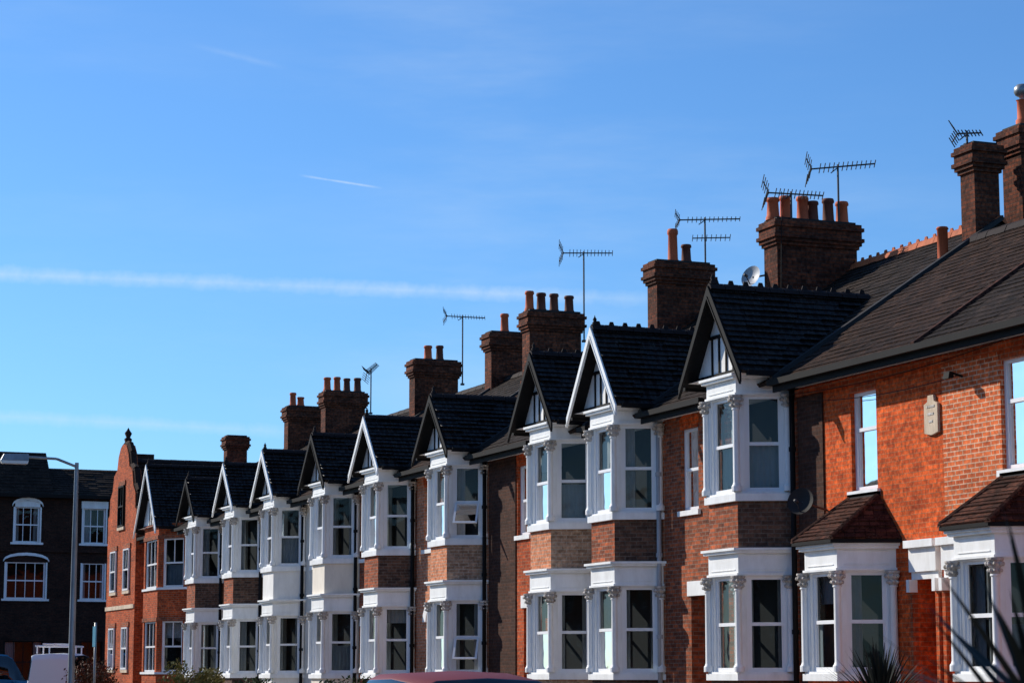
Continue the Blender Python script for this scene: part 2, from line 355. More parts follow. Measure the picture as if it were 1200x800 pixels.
def gable(rf,tr,yc,zA,xf=18.56,hw=1.2,zE=5.3,barge='black',tile='tile',infill='white',crest=True,timber=True,xi=18.84,inner='white'):
    sl=(zA-zE)/hw; xr=roofx(zA); xe=roofx(zE)
    for s in (-1,1):
        slope(rf,(xf,yc+s*hw,zE),(xe+.1,yc+s*hw,zE),(xr+.1,yc,zA),(xf,yc,zA),tile,.16,.035)
        a=Vector((xf,yc+s*(hw+.04),zE-.04)); b=Vector((xf,yc,zA+.02)); d=Vector((0,0,-.17))
        o=Vector((-.035,0,0))
        tr.hexa([a,b,b+d*1.15,a+d],[a+o,b+o,b+d*1.15+o,a+d+o],barge)
        tr.hexa([a+o*.9+d,b+o*.9+d*1.15,b+d*1.4,a+d*1.2],[a+o*1.5+d,b+o*1.5+d*1.15,b+o*1.5+d*1.4,a+o*1.5+d*1.2],barge)
        rf.box(xf+.1,XW-.02,min(yc+s*(hw+.03),yc+s*(hw+.12)),max(yc+s*(hw+.03),yc+s*(hw+.12)),zE-.08,zE+.01,'black')
    z0=5.335
    hwI=(zA-.1-z0)/sl
    tr.mesh([(xi,yc-hwI,z0),(xi,yc+hwI,z0),(xi,yc,zA-.1),(xi+.1,yc-hwI,z0),(xi+.1,yc+hwI,z0),(xi+.1,yc,zA-.1)],[(0,1,2),(5,4,3),(0,3,4,1),(1,4,5,2),(2,5,3,0)],infill)
    tr.box(xf+.1,XW,yc-hw+.06,yc+hw-.06,5.331,5.334,inner)
    if timber:
        T='black'
        tr.box(xi-.03,xi-.001,yc-hwI+.1,yc+hwI-.1,z0+.02,z0+.09,T)
        zc=z0+.45*(zA-z0); w=(zA-.1-zc)/sl
        tr.box(xi-.032,xi-.001,yc-w+.05,yc+w-.05,zc,zc+.06,T)
        for o in (-.42,-.14,.14,.42):
            h=(zA-.1)-abs(o)*sl
            tr.box(xi-.028,xi-.002,yc+o-.022,yc+o+.022,z0+.09,min(h-.05,zc) ,T)
        tr.box(xi-.027,xi-.002,yc-.025,yc+.025,zc+.06,zA-.35,T)
    ridgeline(rf,(xf,yc,zA+.04),(xr,yc,zA+.04),'ridged',.09,crest)
    rf.lathe((xf+.08,yc),[(.05,zA+.05),(.06,zA+.1),(.03,zA+.13),(.045,zA+.17),(.015,zA+.22),(.004,zA+.26)],'ridged',8)
def chimney(mb,x,y,lx,ly,z0,zt,pots,m='chim'):
    b=lambda g,a,c:mb.box(x-lx/2-g,x+lx/2+g,y-ly/2-g,y+ly/2+g,a,c,m)
    b(-.09,z0,zt-.52); b(-.05,zt-.52,zt-.45); b(-.01,zt-.45,zt-.375); b(.03,zt-.375,zt-.3); b(-.01,zt-.3,zt-.15); b(.03,zt-.15,zt-.075); b(-.01,zt-.075,zt)
    b(-.05,z0+.9,z0+1.0)
    mb.box(x-lx/2+.1,x+lx/2-.1,y-ly/2+.1,y+ly/2-.1,zt,zt+.06,'lead')
    for k,(fx,h,pm) in enumerate(pots):
        px=x+fx*(lx/2-.16); py=y; r=.12*random.uniform(.92,1.08); H=h
        mb.lathe((px,py),[(r*1.25,zt+.03),(r*1.2,zt+.1),(r*1.05,zt+.13),(r*.92,zt+H*.82),(r*1.12,zt+H*.86),(r*1.12,zt+H*.94),(r*1.0,zt+H),(r*.8,zt+H),(r*.75,zt+H*.8)],pm,14)
def pipe(mb,x,y,z0,z1,m='black',r=.045):
    mb.bar((x,y,z0),(x,y,z1),r,m,8)
    z=z0+.5
    while z<z1:
        mb.lathe((x,y),[(r*1.35,z),(r*1.35,z+.08)],m,8); z+=1.6
    mb.box(x-.09,x+.09,y-.1,y+.1,z1-.02,z1+.2,m)
def flatwin(mb,wn,F,u,w,z0,z1,arch='orange',sill='white',style=None,fm='frame',mull=0):
    window(wn,F,u-w/2,u+w/2,z0,z1,-.1,style=style,fm=fm,mull=mull)
    mb.fbox(F,u-w/2-.08,u+w/2+.08,-.1,.06,z0-.1,z0-.001,sill)
    K=8
    for k in range(K):
        a0=-1+2*k/K; a1=-1+2*(k+1)/K
        f=lambda a:.10*(1-a*a)
        A=[F(u+a0*w/2,.004,z1-.0),F(u+a1*w/2,.004,z1-.0),F(u+a1*(w/2+.06),.004,z1+.20+f(a1)),F(u+a0*(w/2+.06),.004,z1+.20+f(a0))]
        B=[F(u+a0*w/2,.014,z1-.0),F(u+a1*w/2,.014,z1-.0),F(u+a1*(w/2+.06),.014,z1+.20+f(a1)),F(u+a0*(w/2+.06),.014,z1+.20+f(a0))]
        mb.hexa(A,B,arch)
def doorway(mb,wn,F,u,w,m='door',z0=-1.25,z1=1.0,dep=.0):
    D=-dep
    wn.fbox(F,u-w/2,u-w/2+.07,D-.25,D-.15,z0,1.5,'frame'); wn.fbox(F,u+w/2-.07,u+w/2,D-.25,D-.15,z0,1.5,'frame')
    wn.fbox(F,u-w/2+.07,u+w/2-.07,D-.25,D-.15,z1,z1+.07,'frame'); wn.fbox(F,u-w/2+.07,u+w/2-.07,D-.25,D-.15,1.43,1.5,'frame')
    wn.fbox(F,u-w/2+.07,u+w/2-.07,D-.23,D-.18,z0,z1,m)
    for a in (-1,1):
        for (q0,q1) in ((z0+.15,z0+.9),(z0+1.05,z1-.2)):
            c=u+a*w*.2; wn.fbox(F,c-w*.13,c+w*.13,D-.18,D-.165,q0,q1,m)
    wn.poly([F(u-w/2+.07,D-.2,z1+.07),F(u+w/2-.07,D-.2,z1+.07),F(u+w/2-.07,D-.2,1.43),F(u-w/2+.07,D-.2,1.43)],'glass')
    wn.poly([F(u-w/2-.1,D-.6,z0),F(u+w/2+.1,D-.6,z0),F(u+w/2+.1,D-.6,1.6),F(u-w/2-.1,D-.6,1.6)],'room')
    mb.fbox(F,u-w/2-.1,u+w/2+.1,-.3,.35,z0-.14,z0-.001,'stone')
GL=dict(id=0,sill=-.1,w0=.05,w1=1.72,top=2.22,panel=(2.22,3.05))
UL=dict(id=1,sill=3.05,w0=3.22,w1=4.93,top=5.33)
FW=Fr((XW,0),(0,1),(-1,0))
def mainroof(rf,y0,y1,tile,zr=None,crest=None,rm='ridged'):
    xr=XR if zr is None else roofx(zr); zr=ZE+SL*(xr-XE)
    slope(rf,(XE,y0,ZE),(XE,y1,ZE),(xr,y1,zr),(xr,y0,zr),tile,.2,.014)
    slope(rf,(2*xr-XE,y0,ZE),(2*xr-XE,y1,ZE),(xr,y1,zr),(xr,y0,zr),tile,.4,.014)
    ridgeline(rf,(xr,y0,zr+.05),(xr,y1,zr+.05),rm,.13,crest)
    return xr,zr
def gutter(tr,y0,y1,m='black'):
    tr.box(XE-.1,XE+.01,y0,y1,ZE-.09,ZE+.015,m); tr.box(XE+.02,XE+.05,y0,y1,ZE-.2,ZE-.03,m); tr.box(XE+.05,XW,y0,y1,ZE-.1,ZE-.08,'white')
def shell(w,y0,y1,m,zr,xr):
    xb=2*xr-XW
    w.poly([(xb,y0,-1.4),(xb,y1,-1.4),(xb,y1,5.3),(xb,y0,5.3)],m)
    for y in (y0+.003,y1-.003):
        w.poly([(XW,y,-1.4),(xb,y,-1.4),(xb,y,5.25),(xr,y,zr-.08),(XW,y,5.25)],m)
# ------------------------------------------------------------------ the terrace
houses=[
 dict(y0=35.85,y1=41.4,yc=37.15,wall='mixed',panel='brown',lit_front='mixed',barge='black',zA=6.98,roof='slate'),
 dict(y0=41.4,y1=44.2,yc=42.5,wall='salmon',panel='brown',lit_front='mixed',barge='white',zA=6.98,roof='slate2'),
 dict(y0=44.2,y1=51.1,yc=45.8,wall='orange2',panel='buff',lit_front='salmon',barge='black',zA=6.88,roof='slate',shadow_strip=(49.35,51.05)),
 dict(y0=51.1,y1=56.3,yc=52.25,wall='salmon',panel='buff',lit_front='salmon',barge='black',zA=6.68,roof='slate2'),
 dict(y0=56.3,y1=61.1,yc=57.45,wall='mixed',panel='brown',lit_front='mixed',barge='white',zA=6.7,roof='slate'),
 dict(y0=61.1,y1=66.3,yc=62.2,wall='cream',panel='cream',lit_front=None,barge='black',zA=6.7,roof='slate2'),
 dict(y0=66.3,y1=70.95,yc=67.4,wall='whiter',panel='whiter',lit_front=None,barge='white',zA=6.7,roof='slate'),
 dict(y0=70.95,y1=75.95,yc=72.05,wall='mixed',panel='brown',lit_front='mixed',barge='white',zA=6.7,roof='slate2'),
 dict(y0=75.95,y1=80.7,yc=77.05,wall='mixed',panel='brown',lit_front='mixed',barge='black',zA=6.62,roof='slate'),
]
chims={0:(23.1,41.5,2.05,.75,6.6,9.25,[(-1,.5,'terra'),(-.66,.56,'terra'),(-.2,.58,'terra'),(.08,.5,'terrad'),(.5,.58,'terrad'),(.88,.54,'terra')]),
 2:(23.6,48.8,1.6,.7,6.8,9.65,[(-.25,.85,'terra'),(.3,.5,'terrad')]),
 3:(23.6,56.7,1.68,.7,6.8,9.62,[(-.95,.58,'terra'),(-.45,.55,'terrad'),(.1,.55,'terrad'),(.75,.52,'terrad')]),
 4:(24.0,61.2,1.2,.7,6.8,9.7,[(.0,.6,'terra')]),
 5:(23.8,66.7,1.6,.7,6.8,9.58,[(-.3,.5,'terra'),(.3,.52,'terrad')]),
 7:(23.6,75.4,1.6,.7,6.8,9.58,[(-.9,.52,'terra'),(-.35,.55,'terra'),(.2,.52,'terrad'),(.8,.55,'terrad')]),
 8:(23.9,81.2,1.5,.7,6.8,9.7,[(-.7,.55,'terra'),(-.2,.4,'terra')])}
for i,h in enumerate(houses):
    E=empty('terraced_house',(XW+4.5,(h['y0']+h['y1'])/2,0))
    w,wn,by,rf,tr,ch=MB(),MB(),MB(),MB(),MB(),MB()
    y0,y1,yc=h['y0'],h['y1'],h['yc']; holes=[]
    big=(y1-y0)>4
    if big:
        u=yc+3.1; ud=yc+2.6
        holes=[(u-.38,u+.38,3.15,4.75),(ud-.5,ud+.5,-1.25,1.5,.7)]
    wall(w,FW,y0,y1,-1.4,5.3,holes,h['wall'])
    if 'shadow_strip' in h: w.box(XW-.03,XW-.001,h['shadow_strip'][0],h['shadow_strip'][1],-1.4,5.0,'shade')  # thin strip painting the next bay's shadow onto the wall
    if big:
        flatwin(w,wn,FW,u,.76,3.15,4.75,'orange',fm='frame')
        doorway(w,wn,FW,ud,1.0,random.choice(['door','doorb']),dep=.5)
        if i in (3,4,6):
            for k in range(9):
                a0=math.pi*k/9; a1=math.pi*(k+1)/9
                q=lambda a,r:(ud-r*math.cos(a),1.32+r*math.sin(a)*.75)
                (a,b),(c,d),(e,f),(g,hh)=q(a0,.56),q(a1,.56),q(a1,.8),q(a0,.8)
                w.hexa([FW(a,.002,b),FW(c,.002,d),FW(e,.002,f),FW(g,.002,hh)],[FW(a,.07,b),FW(c,.07,d),FW(e,.07,f),FW(g,.07,hh)],'white')
        else:
            w.fbox(FW,ud-.62,ud+.62,.002,.03,1.5,1.78,'white')
    shell(w,y0,y1,'dark' if h['wall'] not in('whiter','cream') else h['wall'],8.37,XR)
    op=((2,0),(2,1)) if i==3 else ()
    bay(by,wn,yc,[GL,UL],panel=h['panel'],opening=op,lit_front=h['lit_front'])
    mainroof(rf,y0+.001,y1-.001,h['roof'],crest=(i==0),rm='ridge' if i==0 else 'ridged')
    xr,zr=XR,8.37
    rf.hexa([(XE,y0-.09,ZE+.0),(XE,y0+.09,ZE+.0),(xr,y0+.09,zr),(xr,y0-.09,zr)],[(XE,y0-.07,ZE+.09),(XE,y0+.07,ZE+.09),(xr,y0+.07,zr+.09),(xr,y0-.07,zr+.09)],'lead')
    gable(rf,tr,yc,h['zA'],barge=h['barge'],infill='whiter',crest=(i<3))
    if yc-1.42>y0: gutter(tr,y0,yc-1.42)
    gutter(tr,yc+1.42,y1)
    pipe(tr,XW-.1,y0+.06,-1.4,ZE-.1,'grey' if i in(1,) else 'black',.05)
    if big and i in (0,3,5): pipe(tr,XW-.09,yc+1.75,-1.4,ZE-.1,'black',.035)
    if i in chims:
        x,y,lx,ly,z0,zt,pots=chims[i]; chimney(ch,x,y,lx,ly,z0,zt,pots)
    w.build('walls',E); wn.build('windows_and_door',E); by.build('bay_window',E,.006); rf.build('roof',E); tr.build('gable_and_gutters',E); ch.build('chimney_stack',E)
def nearhouse(y0,y1,ycb,uw,ud,stacks=False,roof='slate2',wm='orange'):
    E=empty('brick_house',(XW+4.5,(y0+y1)/2,0))
    w,wn,by,rf,tr,ch=MB(),MB(),MB(),MB(),MB(),MB()
    zr=7.95
    holes=[(uw-.42,uw+.42,3.05,4.72),(ud-.34,ud+.34,-1.25,1.5,1.0)]
    wall(w,FW,y0,y1,-1.4,5.3,holes,wm)
    if stacks: w.box(XW-.03,XW-.001,34.95,y1-.01,-1.4,4.85,'shade')  # neighbouring bay's shadow, laid on as a dark brick strip
    flatwin(w,wn,FW,uw,.84,3.05,4.72,'orange2',style='top')
    doorway(w,wn,FW,ud,.68,'door',dep=.8)
    w.fbox(FW,ud-.40,ud+.40,.003,.12,1.62,2.0,'white'); w.fbox(FW,ud-.43,ud+.43,.003,.2,2.0,2.12,'white'); w.fbox(FW,ud-.40,ud+.40,.003,.07,1.5,1.62,'white')
    for s in (-1,1):
        w.fbox(FW,ud+s*.38-.045,ud+s*.38+.045,.003,.16,1.3,1.5,'white'); 
        w.fbox(FW,ud+s*.38-.045,ud+s*.38+.045,.003,.1,-1.3,1.3,'orange2')
    g=dict(GL); g['panel']=None; g['top']=2.12; g['w1']=1.66
    bay(by,wn,ycb,[g],hw=.92,fw=.53,panel='orange')
    P=offs([(XW,ycb+.92),(XB,ycb+.53),(XB,ycb-.53),(XW,ycb-.92)],.2)
    z0=2.19; z1=2.95
    e=[(p[0],p[1],z0) for p in P]; t=[(XW-.02,ycb+.45,z1),(XW-.02,ycb-.45,z1)]
    slope(rf,e[1],e[2],t[1],t[0],'redtile',.12,.02); slope(rf,e[0],e[1],t[0],t[0],'redtile',.12,.02); slope(rf,e[2],e[3],t[1],t[1],'redtile',.12,.02)
    by.prism(P,z0-.07,z0-.012,'black')
    ridgeline(rf,(e[1][0],e[1][1],z0+.04),(t[0][0],t[0][1],z1+.03),'redtile',.06,False,.25)
    ridgeline(rf,(e[2][0],e[2][1],z0+.04),(t[1][0],t[1][1],z1+.03),'redtile',.06,False,.25)
    tr.box(XW-.06,XW-.002,ycb-.5,ycb+.5,z1-.03,z1+.05,'lead')
    xr,zr=mainroof(rf,y0+.001,y1-.001,roof,zr,rm='ridged')
    shell(w,y0,y1,'orange2',zr,xr)
    gutter(tr,y0,y1); tr.box(XW-.06,XW-.001,y0,y1,ZE-.26,ZE-.14,'orange2')
    rf.hexa([(XE,y0-.08,ZE+.0),(XE,y0+.08,ZE+.0),(xr,y0+.08,zr),(xr,y0-.08,zr)],[(XE,y0-.05,ZE+.07),(XE,y0+.05,ZE+.07),(xr,y0+.05,zr+.07),(xr,y0-.05,zr+.07)],'redtile' if y0<34 else 'lead')
    if stacks:
        chimney(ch,23.75,36.15,.72,.65,6.5,9.8,[],'chim')
        chimney(ch,25.0,36.1,1.3,.8,6.5,10.2,[(.5,.5,'terra')],'chim')
        ch.lathe((24.62,35.95),[(.14,10.2),(.14,10.35),(.11,10.38),(.105,10.72),(.125,10.74)],'terra',16)
        ch.lathe((24.62,35.95),[(.06,10.74),(.06,10.8),(.13,10.84),(.16,10.9),(.155,10.98),(.1,11.04),(.02,11.06)],'galv',16)
        ch.lathe((23.0,36.3),[(.1,7.6),(.1,8.2),(.12,8.21),(.1,8.25)],'terra',12)
    w.build('walls',E); wn.build('windows_and_door',E); by.build('bay_window',E,.006); rf.build('roof',E); tr.build('gutters',E); ch.build('chimney_stack',E)
    return E
E0=nearhouse(31.15,35.85,33.6,33.6,31.68,True)
t=MB()
pl=[(-.2,-.3),(-.2,.16),(-.1,.2),(-.08,.3),(.08,.3),(.1,.2),(.2,.16),(.2,-.3),(0,-.34)]
n=len(pl); t.mesh([(XW-.001,31.42+a,4.1+b) for a,b in pl]+[(XW-.05,31.42+a,4.1+b) for a,b in pl],[tuple(range(n)),tuple(range(2*n-1,n-1,-1))]+[(i,(i+1)%n,n+(i+1)%n,n+i) for i in range(n)],'stone')
for k,zz in enumerate((4.2,4.08,3.96)): t.box(XW-.058,XW-.05,31.3+.03*k,31.54-.03*k,zz,zz+.04,'cap')
t.build('stone_plaque',E0,.006)
fl=MB(); fl.bar((XW,30.55,4.6),(XW-.28,30.5,4.65),.02,'black'); fl.hexa([(XW-.34,30.42,4.54),(XW-.24,30.42,4.55),(XW-.24,30.58,4.55),(XW-.34,30.58,4.54)],[(XW-.32,30.42,4.64),(XW-.24,30.42,4.63),(XW-.24,30.58,4.63),(XW-.32,30.58,4.64)],'black')
fl.build('security_light',E0)
nearhouse(26.45,31.15,29.02,29.1,30.72,False,'slate','orangeb')
nearhouse(21.75,26.45,24.15,24.0,22.3,False,'slate2')
# ---- far end houses
E=empty('brick_house',(XW+4.5,84,0))
w,wn,rf,tr,ch=MB(),MB(),MB(),MB(),MB()
wall(w,FW,80.7,86.8,-1.4,5.3,[],'orange2'); shell(w,80.7,86.8,'orange2',8.37,XR)
P=[(XW,85.3),(XB,84.4),(XB,82.1),(XW,81.0)]
def band(d,a,b,m):
    q=offs(P,d); w.prism([(XW+.002,q[0][1])]+q[1:-1]+[(XW+.002,q[-1][1])],a,b,m)
for (a,b,m) in ((-1.4,.1,'orange2'),(1.9,3.1,'orange2'),(4.85,5.4,'orange2')): band(0,a,b,m)
for (a,b) in ((.1,1.9),(3.1,4.85)):
    for i in range(3):
        A=Vector(P[i]);B=Vector(P[i+1]);e=B-A;Ln=e.length;nn=Vector((e.y,-e.x)).normalized()
        if nn.x>0: nn=-nn
        F=Fr(A,e,nn); j=.22
        w.fbox(F,0,j,-.15,0,a,b,'orange2'); w.fbox(F,Ln-j,Ln,-.15,0,a,b,'orange2')
        window(wn,F,j,Ln-j,a,b,-.07,rooms=False,mull=2 if i==1 else 1)
    band(.06,a-.08,a,'white'); band(.03,b,b+.14,'mixed')
    wn.poly([(XW-.01,81,a),(XW-.01,85.3,a),(XW-.01,85.3,b),(XW-.01,81,b)],'room')
mainroof(rf,80.7,86.8,'slate'); gable(rf,tr,83.3,7.6,hw=1.75,barge='white',infill='whiter',crest=False,zE=5.25)
pipe(tr,XW-.1,86.6,-1.4,5.0,'black',.06); gutter(tr,85.2,86.8)
chimney(ch,23.4,89.0,1.0,.7,7,9.35,[])
w.build('walls',E); wn.build('windows',E); rf.build('roof',E); tr.build('gable_and_gutters',E); ch.build('chimney_stack',E)
E=empty('gabled_brick_house',(XW+4.5,89.5,0))
w,wn,rf=MB(),MB(),MB()
XG=19.0
out=[(86.8,-1.4),(86.8,6.2),(87.05,6.3),(87.1,6.9),(87.5,7.2),(87.75,7.8),(88.3,8.0),(88.5,8.5),(88.9,8.85),(89.4,8.95),(89.9,8.85),(90.3,8.5),(90.5,8.0),(91.05,7.8),(91.3,7.2),(91.7,6.9),(91.75,6.3),(92.0,6.2),(92.0,-1.4)]
n=len(out)
w.mesh([(XG,a,b) for a,b in out]+[(XG+.35,a,b) for a,b in out],[tuple(range(n)),tuple(range(2*n-1,n-1,-1))]+[(i,(i+1)%n,n+(i+1)%n,n+i) for i in range(n)],'orange2')
for i in range(1,n-2):
    a=out[i];b=out[i+1]
    w.bar((XG+.17,a[0],a[1]+.03),(XG+.17,b[0],b[1]+.03),.14,'dark',6)
w.lathe((XG+.17,89.4),[(.12,9.0),(.16,9.15),(.08,9.22),(.15,9.38),(.06,9.5),(.01,9.6)],'dark',8)
FG=Fr((XG,0),(0,1),(-1,0))
for zz in (0.2,3.2,5.7):
    for yy in (88.2,90.6):
        if zz>5: yy=89.4
        w.fbox(FG,yy-.6,yy+.6,.002,.07,zz-.12,zz,'stone'); w.fbox(FG,yy-.6,yy+.6,.002,.05,zz+1.62,zz+1.8,'mixed')
        wn.fbox(FG,yy-.5,yy+.5,.001,.02,zz,zz+1.6,'room')
        window(wn,FG,yy-.5,yy+.5,zz,zz+1.6,.06,rooms=False,mull=1,fm='frame' if zz<5 else 'black')
        if zz>5: break
w.box(XG-.05,XG-.001,86.82,91.98,2.5,2.65,'stone')
w.box(XG+.35,28.5,86.803,91.99,-1.4,6.0,'orange2')
w.poly([(28.5,86.803,6.0),(28.5,91.99,6.0),(28.5,89.4,8.2)],'orange2')
for s in (-1,1): slope(rf,(XG+.35,89.4+s*2.8,5.9),(28.7,89.4+s*2.8,5.9),(28.7,89.4,8.3),(XG+.35,89.4,8.3),'slate2',.2,.02)
ridgeline(rf,(XG+.35,89.4,8.36),(28.7,89.4,8.36),'ridged',.12)
w.build('walls',E); wn.build('windows',E); rf.build('roof',E)
# ---- dark brick block across the junction
E=empty('brick_office_building',(20,117,0))
w,wn,rf=MB(),MB(),MB()
YF=112; FD=Fr((0,YF),(1,0),(0,-1))
cols=[(4.6,1.3),(7.9,1.1),(11.4,1.9),(14.9,1.1),(19.2,1.9),(22.45,1.1),(25.7,1.1),(29,1.9),(32.5,1.1)]
holes=[]
for c,cw in cols:
    holes+=[(c-cw/2,c+cw/2,3.6,5.35),(c-cw/2,c+cw/2,-.4,1.6)]
    if cw<1.5: holes.append((c-cw/2,c+cw/2,6.3,8.0))
    else: holes.append((c-.6,c+.6,6.3,8.0))
wall(w,FD,2,36,-1.5,8.7,holes,'dark')
for h in holes:
    window(wn,FD,h[0],h[1],h[2],h[3],-.08,mull=3 if h[1]-h[0]>1.5 else 2,w=.05,fm='frame' if h[2]>3 else 'black')
    if h[2]>3:
        w.fbox(FD,h[0]-.18,h[1]+.18,.002,.1,h[2]-.1,h[2]-.001,'white')
        for s in(h[0]-.07,h[1]): w.fbox(FD,s,s+.07,.002,.07,h[2],h[3],'white')
        c=(h[0]+h[1])/2; r=(h[1]-h[0])/2+.14; hh=.3
        if h[1]-h[0]>1.15:
            for k in range(8):
                a0=math.pi*k/8;a1=math.pi*(k+1)/8
                A=[(c-r*math.cos(a0),h[3]+.02+hh*math.sin(a0)),(c-r*math.cos(a1),h[3]+.02+hh*math.sin(a1)),(c-(r)*math.cos(a1),h[3]+.1+(hh+.06)*math.sin(a1)),(c-r*math.cos(a0),h[3]+.1+(hh+.06)*math.sin(a0))]
                w.hexa([FD(a,.002,b) for a,b in A],[FD(a,.12,b) for a,b in A],'white')
            if h[2]>6: w.fbox(FD,h[0],h[1],.001,.05,h[3]+.001,h[3]+.3,'white')
        elif h[2]>6: w.fbox(FD,h[0]-.1,h[1]+.1,.002,.1,h[3]+.001,h[3]+.35,'white')
w.fbox(FD,2,36,.002,.12,5.85,6.0,'dark')
w.box(2,36,YF+1,YF+12,-1.5,8.6,'dark')
w.poly([(2,YF,-1.5),(2,YF+1,-1.5),(2,YF+1,8.6),(2,YF,8.7)],'dark'); w.poly([(36,YF,-1.5),(36,YF+1,-1.5),(36,YF+1,8.6),(36,YF,8.7)],'dark')
slope(rf,(1.8,YF-.3,8.6),(20.4,YF-.3,8.6),(20.4,YF+2.2,10.85),(1.8,YF+2.2,10.85),'slate',.25,.02)
slope(rf,(20.4,YF-.3,8.6),(36.2,YF-.3,8.6),(36.2,YF+2.2,10.1),(20.4,YF+2.2,10.1),'slate',.25,.02)
rf.box(1.8,20.4,YF+2.2,YF+10,8.65,10.84,'lead'); rf.box(20.402,36.2,YF+2.2,YF+10,8.65,10.08,'lead')
rf.box(1.8,36.2,YF-.42,YF-.3,8.45,8.62,'black')
w.box(24.9,25.9,YF+2.5,YF+3.6,9.5,11.0,'dark')
w.build('walls',E); wn.build('windows',E); rf.build('roof',E)
# ---- terrace on the near side of the street, behind the viewer
FO=Fr((-9,0),(0,1),(1,0))
for k in range(8):
    y0=-30+k*15
    E=empty('terraced_house',(-13,y0+7.5,0)); w,wn,rf=MB(),MB(),MB(); hs=[]
    for j in range(3):
        c=y0+2.5+5*j; hs+=[(c-1.0,c+.4,.0,1.8),(c-1.0,c+.4,3.1,4.7),(c+1.1,c+2,-1.25,1.2)]
    wall(w,FO,y0,y0+14.99,-1.4,5.2,hs,'orange2' if k%2 else 'buff')
    for h in hs:
        if h[2]>-1: window(wn,FO,h[0],h[1],h[2],h[3],-.1,mull=1); w.fbox(FO,h[0]-.1,h[1]+.1,.002,.08,h[3],h[3]+.25,'white'); w.fbox(FO,h[0]-.1,h[1]+.1,.002,.08,h[2]-.12,h[2]-.001,'white')
        else: wn.fbox(FO,h[0],h[1],-.2,-.12,h[2],h[3],'doorb')
    w.box(-18,-10.2,y0,y0+14.99,-1.4,5.15,'dark')
    slope(rf,(-8.7,y0,5.1),(-8.7,y0+14.99,5.1),(-13.5,y0+14.99,8.2),(-13.5,y0,8.2),'slate',.3); slope(rf,(-18.3,y0,5.1),(-18.3,y0+14.99,5.1),(-13.5,y0+14.99,8.2),(-13.5,y0,8.2),'slate',.3)
    w.build('walls',E); wn.build('windows',E); rf.build('roof',E)
# ------------------------------------------------------------------ aerials and dishes
def aerial(x,y,z0,z1,L_=1.25,d=(.93,-.34,.03),elems=13,sc=1,tilt=.75,low=False):
    a=MB(); a.bar((x,y,z0),(x,y,z1),.022,'metal',6)
    d=Vector(d).normalized(); side=d.cross(Vector((0,0,1))).normalized(); up=Vector((0,0,1))
    e=(side*.8+up*tilt*.6).normalized()
    c=Vector((x,y,z1-.05)); st=c-d*(.42*L_); en=c+d*(.58*L_)
    a.bar(st,en,.017,'metal'); 
    for k in range(elems):
        p=st.lerp(en,.14+.86*k/(elems-1)); l=.15*(1-.25*k/elems)*sc
        a.bar(p-e*l,p+e*l,.011,'metal',4)
    for s in (-1,1):
        tip=st-d*.1+ (up*s)*.24*sc
        a.bar(st+d*.02,tip,.013,'metal')
        for k in range(4):
            p=(st+d*.02).lerp(tip,.25+.25*k); a.bar(p-e*.2*sc,p+e*.2*sc,.01,'metal',4)
    a.bar(c-d*.15-up*.12,c+d*.02,.012,'metal')
    if low:
        c2=c-up*.45; a.bar(c2-d*.3,c2+d*.6,.015,'metal')
        for k in range(9):
            p=(c2-d*.3).lerp(c2+d*.6,k/8); a.bar(p-e*.12,p+e*.12,.01,'metal',4)
    a.box(x-.05,x+.05,y-.05,y+.05,z0,z0+.06,'metal')
    return a.build('tv_aerial')
aerial(23.7,41.35,8.9,10.55,1.35,d=(.93,-.34,.09))
aerial(22.5,41.2,8.9,9.85,1.15,d=(.95,-.3,-.04))
aerial(24.3,48.8,9.0,10.85,1.45,d=(.93,-.36,.02),low=True,sc=.7)
aerial(24.55,56.7,8.9,11.4,1.35,d=(.93,-.36,.0))
aerial(24.75,66.7,8.9,11.1,1.2,d=(.9,-.42,-.06),sc=.8)
aerial(24.6,75.4,8.9,10.5,.6,d=(.4,-.9,.5),sc=.9)
aerial(23.5,36.15,9.8,10.1,.5,d=(.5,-.8,-.1),sc=.7,elems=7)
def dish(x,y,z,r,nrm,wallp,m='grey'):
    a=MB(); n=Vector(nrm).normalized(); t=n.orthogonal().normalized(); b=n.cross(t); c=Vector((x,y,z)); R=5; K=20
    vs=[c-n*.0]; fs=[]
    for i in range(1,R+1):
        for k in range(K):
            q=r*i/R; ang=2*math.pi*k/K; vs.append(c+t*q*math.cos(ang)+b*q*math.sin(ang)+n*(.28*q*q/r))
    for k in range(K): fs.append((0,1+k,1+(k+1)%K))
    for i in range(R-1):
        for k in range(K): fs.append((1+i*K+k,1+i*K+(k+1)%K,1+(i+1)*K+(k+1)%K,1+(i+1)*K+k))
    a.mesh(vs,fs,m,True)
    a.bar(c,Vector(wallp),.02,'metal'); f=c+n*r*1.0+Vector((0,0,-r*.25))
    a.bar(c-Vector((0,0,r*.9))+n*.05,f,.012,'metal'); a.bar(f-n*.05,f+n*.04,.03,'metal',8)
    a.build('satellite_dish')
dish(19.0,34.6,2.9,.24,(-.75,-.55,.25),(XW,34.9,2.8),'lead')
dish(22.0,42.0,8.15,.24,(-.8,-.35,.3),(22.3,41.75,8.2))
cb=MB()
def cable(p,q,sag,m='black',r=.008,n=10):
    p=Vector(p);q=Vector(q);pr=p
    for i in range(1,n+1):
        c=p.lerp(q,i/n)-Vector((0,0,sag*4*(i/n)*(1-i/n))); cb.bar(pr,c,r,m,4); pr=c
cable((XW-.08,29.3,5.0),(XW-.2,35.9,4.9),.12); cable((22.2,41.05,9.8),(22.15,41.08,6.9),.0); cable((XW-.12,30.5,4.6),(XW-.12,35.5,4.75),.1)
cb.build('telephone_cable')
